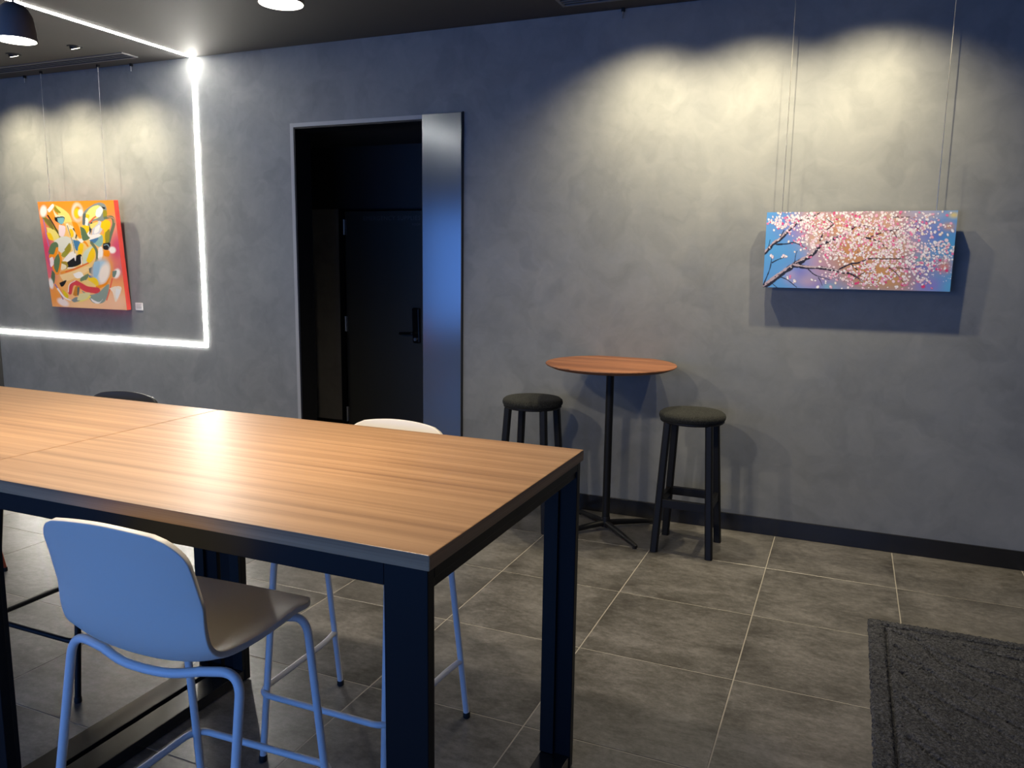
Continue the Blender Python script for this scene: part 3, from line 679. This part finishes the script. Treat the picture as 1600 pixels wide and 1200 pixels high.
# --- abstract painting, traced in sketch units (6 per photo pixel)
def abstract():
    r = Raster(240, 300, [(65,88),(775,85),(195,1070),(900,1108)])
    r.c[:] = lin((244,150,60))
    for b in [(420,120,500,190,(245,138,20),1),(150,520,130,200,(206,60,105),1),(200,720,90,120,(222,90,120),.8),(790,520,110,190,(205,70,110),1),(830,680,90,120,(214,80,125),.9),(500,1060,420,150,(252,200,150),1),(230,950,90,120,(250,150,50),1),
              (800,1040,160,130,(250,196,160),1),(790,640,60,60,(240,150,70),.8),(100,300,60,180,(244,130,70),.8),(800,350,70,120,(245,170,130),.8),(480,700,260,230,(236,200,130),.9),(440,470,250,210,(238,208,130),.9),(140,520,70,200,(206,60,105),1),(180,720,50,120,(222,90,120),.9),(810,520,70,190,(205,70,110),.95)]:
        r.blob(*b[:5], b[5])
    P = r.poly; L = r.line; E = r.ell
    cream, yel, pale, green, olive, white, black, grey, blue, lblue, orange, red, dgrey = (236,222,190),(246,200,20),(232,216,120),(92,118,84),(150,140,40),(242,236,232),(26,26,30),(130,140,140),(70,120,165),(150,190,205),(242,145,20),(212,60,70),(90,105,105)
    P([(215,110),(300,150),(370,210),(395,300),(340,300),(270,240),(215,170)], pale)
    P([(150,170),(230,120),(265,190),(250,260),(170,230)], (235,150,40)); P([(215,115),(290,190),(240,180)], olive); P([(160,160),(210,110),(225,135),(180,185)], white)
    P([(120,200),(300,400),(270,430),(200,350),(110,240)], olive); P([(150,320),(230,350),(270,420),(210,445),(165,400)], pale); P([(150,370),(190,380),(215,440),(170,430)], yel)
    E(122,175,33,52,white,.1); L([(165,215),(220,300),(262,380)], 14, 8, black); P([(110,230),(170,300),(215,345),(190,260)], (120,110,50))
    P([(215,160),(260,210),(320,220),(300,240),(240,230)], cream); P([(228,232),(318,228),(320,270),(295,298),(262,280),(235,262)], black); P([(255,240),(318,236),(312,285),(290,295),(262,275)], (120,180,195))
    P([(270,300),(330,320),(325,385),(300,412),(268,390)], (238,214,220)); P([(330,280),(400,290),(395,420),(340,430)], (240,190,110)); L([(350,300),(395,440),(420,610)], 24, 20, (236,226,200)); L([(350,310),(400,470),(420,570)], 6, 5, black)
    E(447,190,50,80,(236,222,220),-.1); E(452,192,38,62,orange,-.1); E(440,200,28,45,yel); E(475,195,22,34,white)
    P([(490,300),(500,200),(560,140),(640,105),(700,125),(715,190),(690,270),(600,270),(540,330)], grey); P([(510,220),(570,150),(640,130),(680,170),(640,240),(560,270),(520,330)], (232,222,130)); P([(620,170),(660,140),(680,180),(650,235),(615,225)], white)
    P([(660,140),(700,150),(690,165)], black); P([(680,170),(715,180),(715,245),(685,240)], olive); P([(498,208),(525,205),(525,290),(498,295)], dgrey); P([(525,210),(555,215),(550,250),(525,260)], yel); P([(520,240),(545,250),(540,320),(520,315)], white)
    L([(560,285),(590,250),(615,232)], 14, 12, (225,90,60)); P([(490,310),(560,320),(555,380),(500,410)], yel); P([(555,320),(585,285),(570,400),(555,395)], dgrey); P([(530,390),(560,360),(570,400),(545,420)], white)
    L([(575,290),(565,350),(560,390)], 14, 8, black); P([(590,320),(650,270),(680,330),(640,400),(580,410)], (205,205,215)); P([(610,330),(650,310),(640,370),(600,385)], white); P([(560,300),(640,280),(600,330),(570,340)], pale)
    P([(665,290),(700,262),(745,280),(745,330),(715,375),(720,440),(690,420),(690,360),(660,330)], yel); L([(700,245),(760,240),(778,300),(745,420),(725,500)], 26, 30, (100,115,90)); L([(720,235),(775,250),(785,290)], 6, 5, (225,150,120)); P([(700,380),(740,350),(735,460),(700,470)], olive)
    P([(645,390),(690,400),(700,470),(640,480)], (240,190,30)); P([(560,445),(620,420),(670,400),(680,470),(650,510),(600,480)], (140,180,170)); P([(555,445),(640,425),(610,470),(575,470)], blue); P([(570,400),(640,390),(660,410),(580,440),(550,440)], white)
    P([(220,450),(300,410),(370,420),(380,480),(300,560),(250,520)], (215,215,205)); P([(370,300),(440,350),(435,430),(395,440)], cream); L([(410,340),(437,380),(430,425)], 16, 12, black); P([(370,340),(400,350),(410,400),(385,420)], yel)
    P([(400,440),(470,460),(470,520),(430,540)], (70,125,170)); P([(470,470),(500,490),(490,560),(455,590),(450,520)], yel); L([(470,440),(520,470),(540,500)], 22, 16, orange); P([(440,430),(510,440),(480,470)], white); P([(390,270),(450,300),(480,420),(440,400)], (240,150,20)); P([(470,320),(510,340),(540,400),(560,430),(500,450),(480,390)], green)
    P([(160,560),(190,480),(240,460),(262,500),(230,560),(190,590)], green); L([(180,590),(225,585),(250,520)], 34, 24, orange); P([(300,560),(340,530),(380,530),(330,600),(290,590)], (150,150,60)); P([(300,640),(350,580),(400,550),(420,600),(380,640)], white)
    P([(490,590),(520,540),(590,500),(600,560),(560,640),(500,670)], (200,210,190)); P([(525,640),(560,550),(600,510),(605,600),(560,660)], yel); L([(575,470),(620,540),(625,620),(595,690)], 26, 20, (105,120,95)); P([(320,530),(370,470),(380,540),(340,565)], olive)
    P([(345,650),(470,575),(475,665),(360,700)], black); P([(400,580),(430,570),(425,640),(410,600)], white); L([(350,705),(470,690),(480,600)], 10, 8, white); P([(640,520),(670,510),(680,580),(660,640),(635,610)], white)
    P([(215,640),(240,590),(275,570),(285,650),(255,740),(220,720)], green); L([(270,560),(285,640),(250,760),(205,690),(200,620)], 20, 12, orange); P([(195,720),(225,760),(215,850),(185,830)], (90,110,80)); P([(290,640),(340,650),(350,700),(290,720)], (160,140,50)); P([(290,660),(335,680),(330,710),(285,720)], cream)
    L([(290,750),(400,720),(545,660)], 26, 16, (236,150,60)); L([(330,740),(440,705),(545,660)], 9, 8, (222,90,50)); P([(270,770),(400,735),(540,690),(560,720),(440,790),(320,830)], (240,205,150)); P([(400,760),(470,740),(500,790),(430,800)], white)
    P([(680,480),(745,475),(735,535),(685,530)], black); L([(690,495),(720,490),(735,510)], 7, 6, (150,180,200)); E(765,540,32,30,white,.6); P([(690,540),(740,550),(735,600),(690,590)], orange); P([(550,710),(590,700),(600,790),(560,760)], dgrey); P([(545,770),(605,795),(560,800)], blue); P([(555,750),(600,785),(570,770)], cream)
    E(672,745,90,125,(236,160,50),.25); E(660,735,78,112,(165,195,215),.2); E(690,760,46,100,(240,226,215),.25); P([(600,650),(650,650),(640,760),(600,800),(590,720)], (150,185,210))
    P([(470,800),(540,760),(545,790),(510,830),(470,830)], (110,130,100)); P([(540,800),(610,800),(640,850),(620,880),(560,840)], (246,205,40)); P([(480,830),(540,820),(620,880),(560,890)], (235,200,130)); P([(610,880),(700,850),(740,790),(720,860),(640,900)], orange)
    P([(265,845),(335,820),(310,870),(285,880)], black); L([(370,940),(385,870),(420,845),(470,870),(530,905),(625,920)], 34, 60, (214,66,76)); L([(352,930),(365,860),(420,825)], 8, 6, white); P([(420,880),(465,875),(450,960),(400,960)], (200,130,40)); P([(440,890),(458,890),(452,960),(440,960)], dgrey)
    P([(640,940),(735,860),(700,1020),(600,1040),(540,980),(480,920),(560,960)], (140,155,145)); P([(560,990),(640,1030),(680,1000),(640,1045),(590,1030)], white); P([(440,1030),(520,960),(570,980),(500,1020)], (240,220,110)); P([(290,900),(350,960),(340,1000),(310,960)], (230,200,30)); P([(380,1010),(430,980),(470,1010),(410,1030)], grey)
    E(805,760,30,45,white,.3); P([(765,740),(805,735),(790,790),(770,790)], (110,130,120)); L([(765,810),(740,920),(715,1010)], 12, 10, (235,90,70)); P([(740,900),(800,880),(850,900),(800,1030),(770,940)], (246,226,205)); P([(800,900),(840,920),(810,1000),(795,960)], white); E(185,850,22,50,white,-.2); E(300,1030,60,32,(246,226,220),.5); L([(225,860),(270,930),(300,1000)], 12, 10, (140,110,170)); L([(250,900),(310,980),(370,1010)], 16, 10, white)
    L([(120,250),(135,330),(155,440),(170,500)], 9, 7, (150,120,190)); L([(170,560),(160,620),(185,700)], 10, 8, (170,80,140)); P([(175,610),(205,600),(215,660),(185,690)], (236,220,225)); P([(460,950),(560,940),(520,1000),(440,1010)], (225,215,160))
    r.c *= .97
    return r
canvas('abstract_painting', 'orange and yellow abstract painting with a red canvas edge hung on the grey wall', -6.056, -5.217, 1.113, 1.952, -.050, -.112, .042, abstract(), M_REDEDGE)

cd = thing('artwork_label', 'small white caption card on the wall beside the orange abstract painting', 'label card', (-5.138, -.003, 1.113))
MB().box(-.037, .037, -.002, .004, 0, .058).build('card', M_WHITECARD, cd)
for k in range(4): MB().box(-.026, .026-.008*(k % 2), -.0026, -.0018, .044-.010*k, .047-.010*k).build('print_line', M_STEEL, cd)

# hanging system: hooks and wires
def hanger(x, y, z1, label, group, wire=True):
    t = thing('picture_hanger', label, 'picture hanger', (x, y, H), 0, group)
    MB().box(-.009, .009, -.006, .012, -.020, 0).build('track_clip', M_BLACK, t, bevel=.002)
    MB().tube([(0,0,-.018),(0,0,-.055)], .0035, 10).build('ferrule', M_WIRE, t, smooth=True)
    if wire: MB().tube([(0,0,-.05),(0,0,z1-H)], .0016, 8).build('wire', M_WIRE, t, smooth=True)
hanger(-.372, -.052, 1.80, 'thin steel wire holding the blossom painting at the end towards the round table', 'wires of the blossom painting')
hanger(.362, -.052, 1.80, 'thin steel wire holding the blossom painting at the end away from the round table', 'wires of the blossom painting')
hanger(-5.945, -.085, 1.94, 'thin steel wire holding the orange painting at its dark side wall end', 'wires of the abstract painting')
hanger(-5.325, -.085, 1.94, 'thin steel wire holding the orange painting at its light strip end', 'wires of the abstract painting')
hanger(-1.296, -.020, 0, 'short empty picture hook by the ceiling above the round bar table', None, False)
hanger(-5.06, -.020, 0, 'short empty picture hook by the ceiling between painting wire and light strip', None, False)
hanger(-6.22, -.020, 0, 'short empty picture hook by the ceiling next to the dark side wall', None, False)
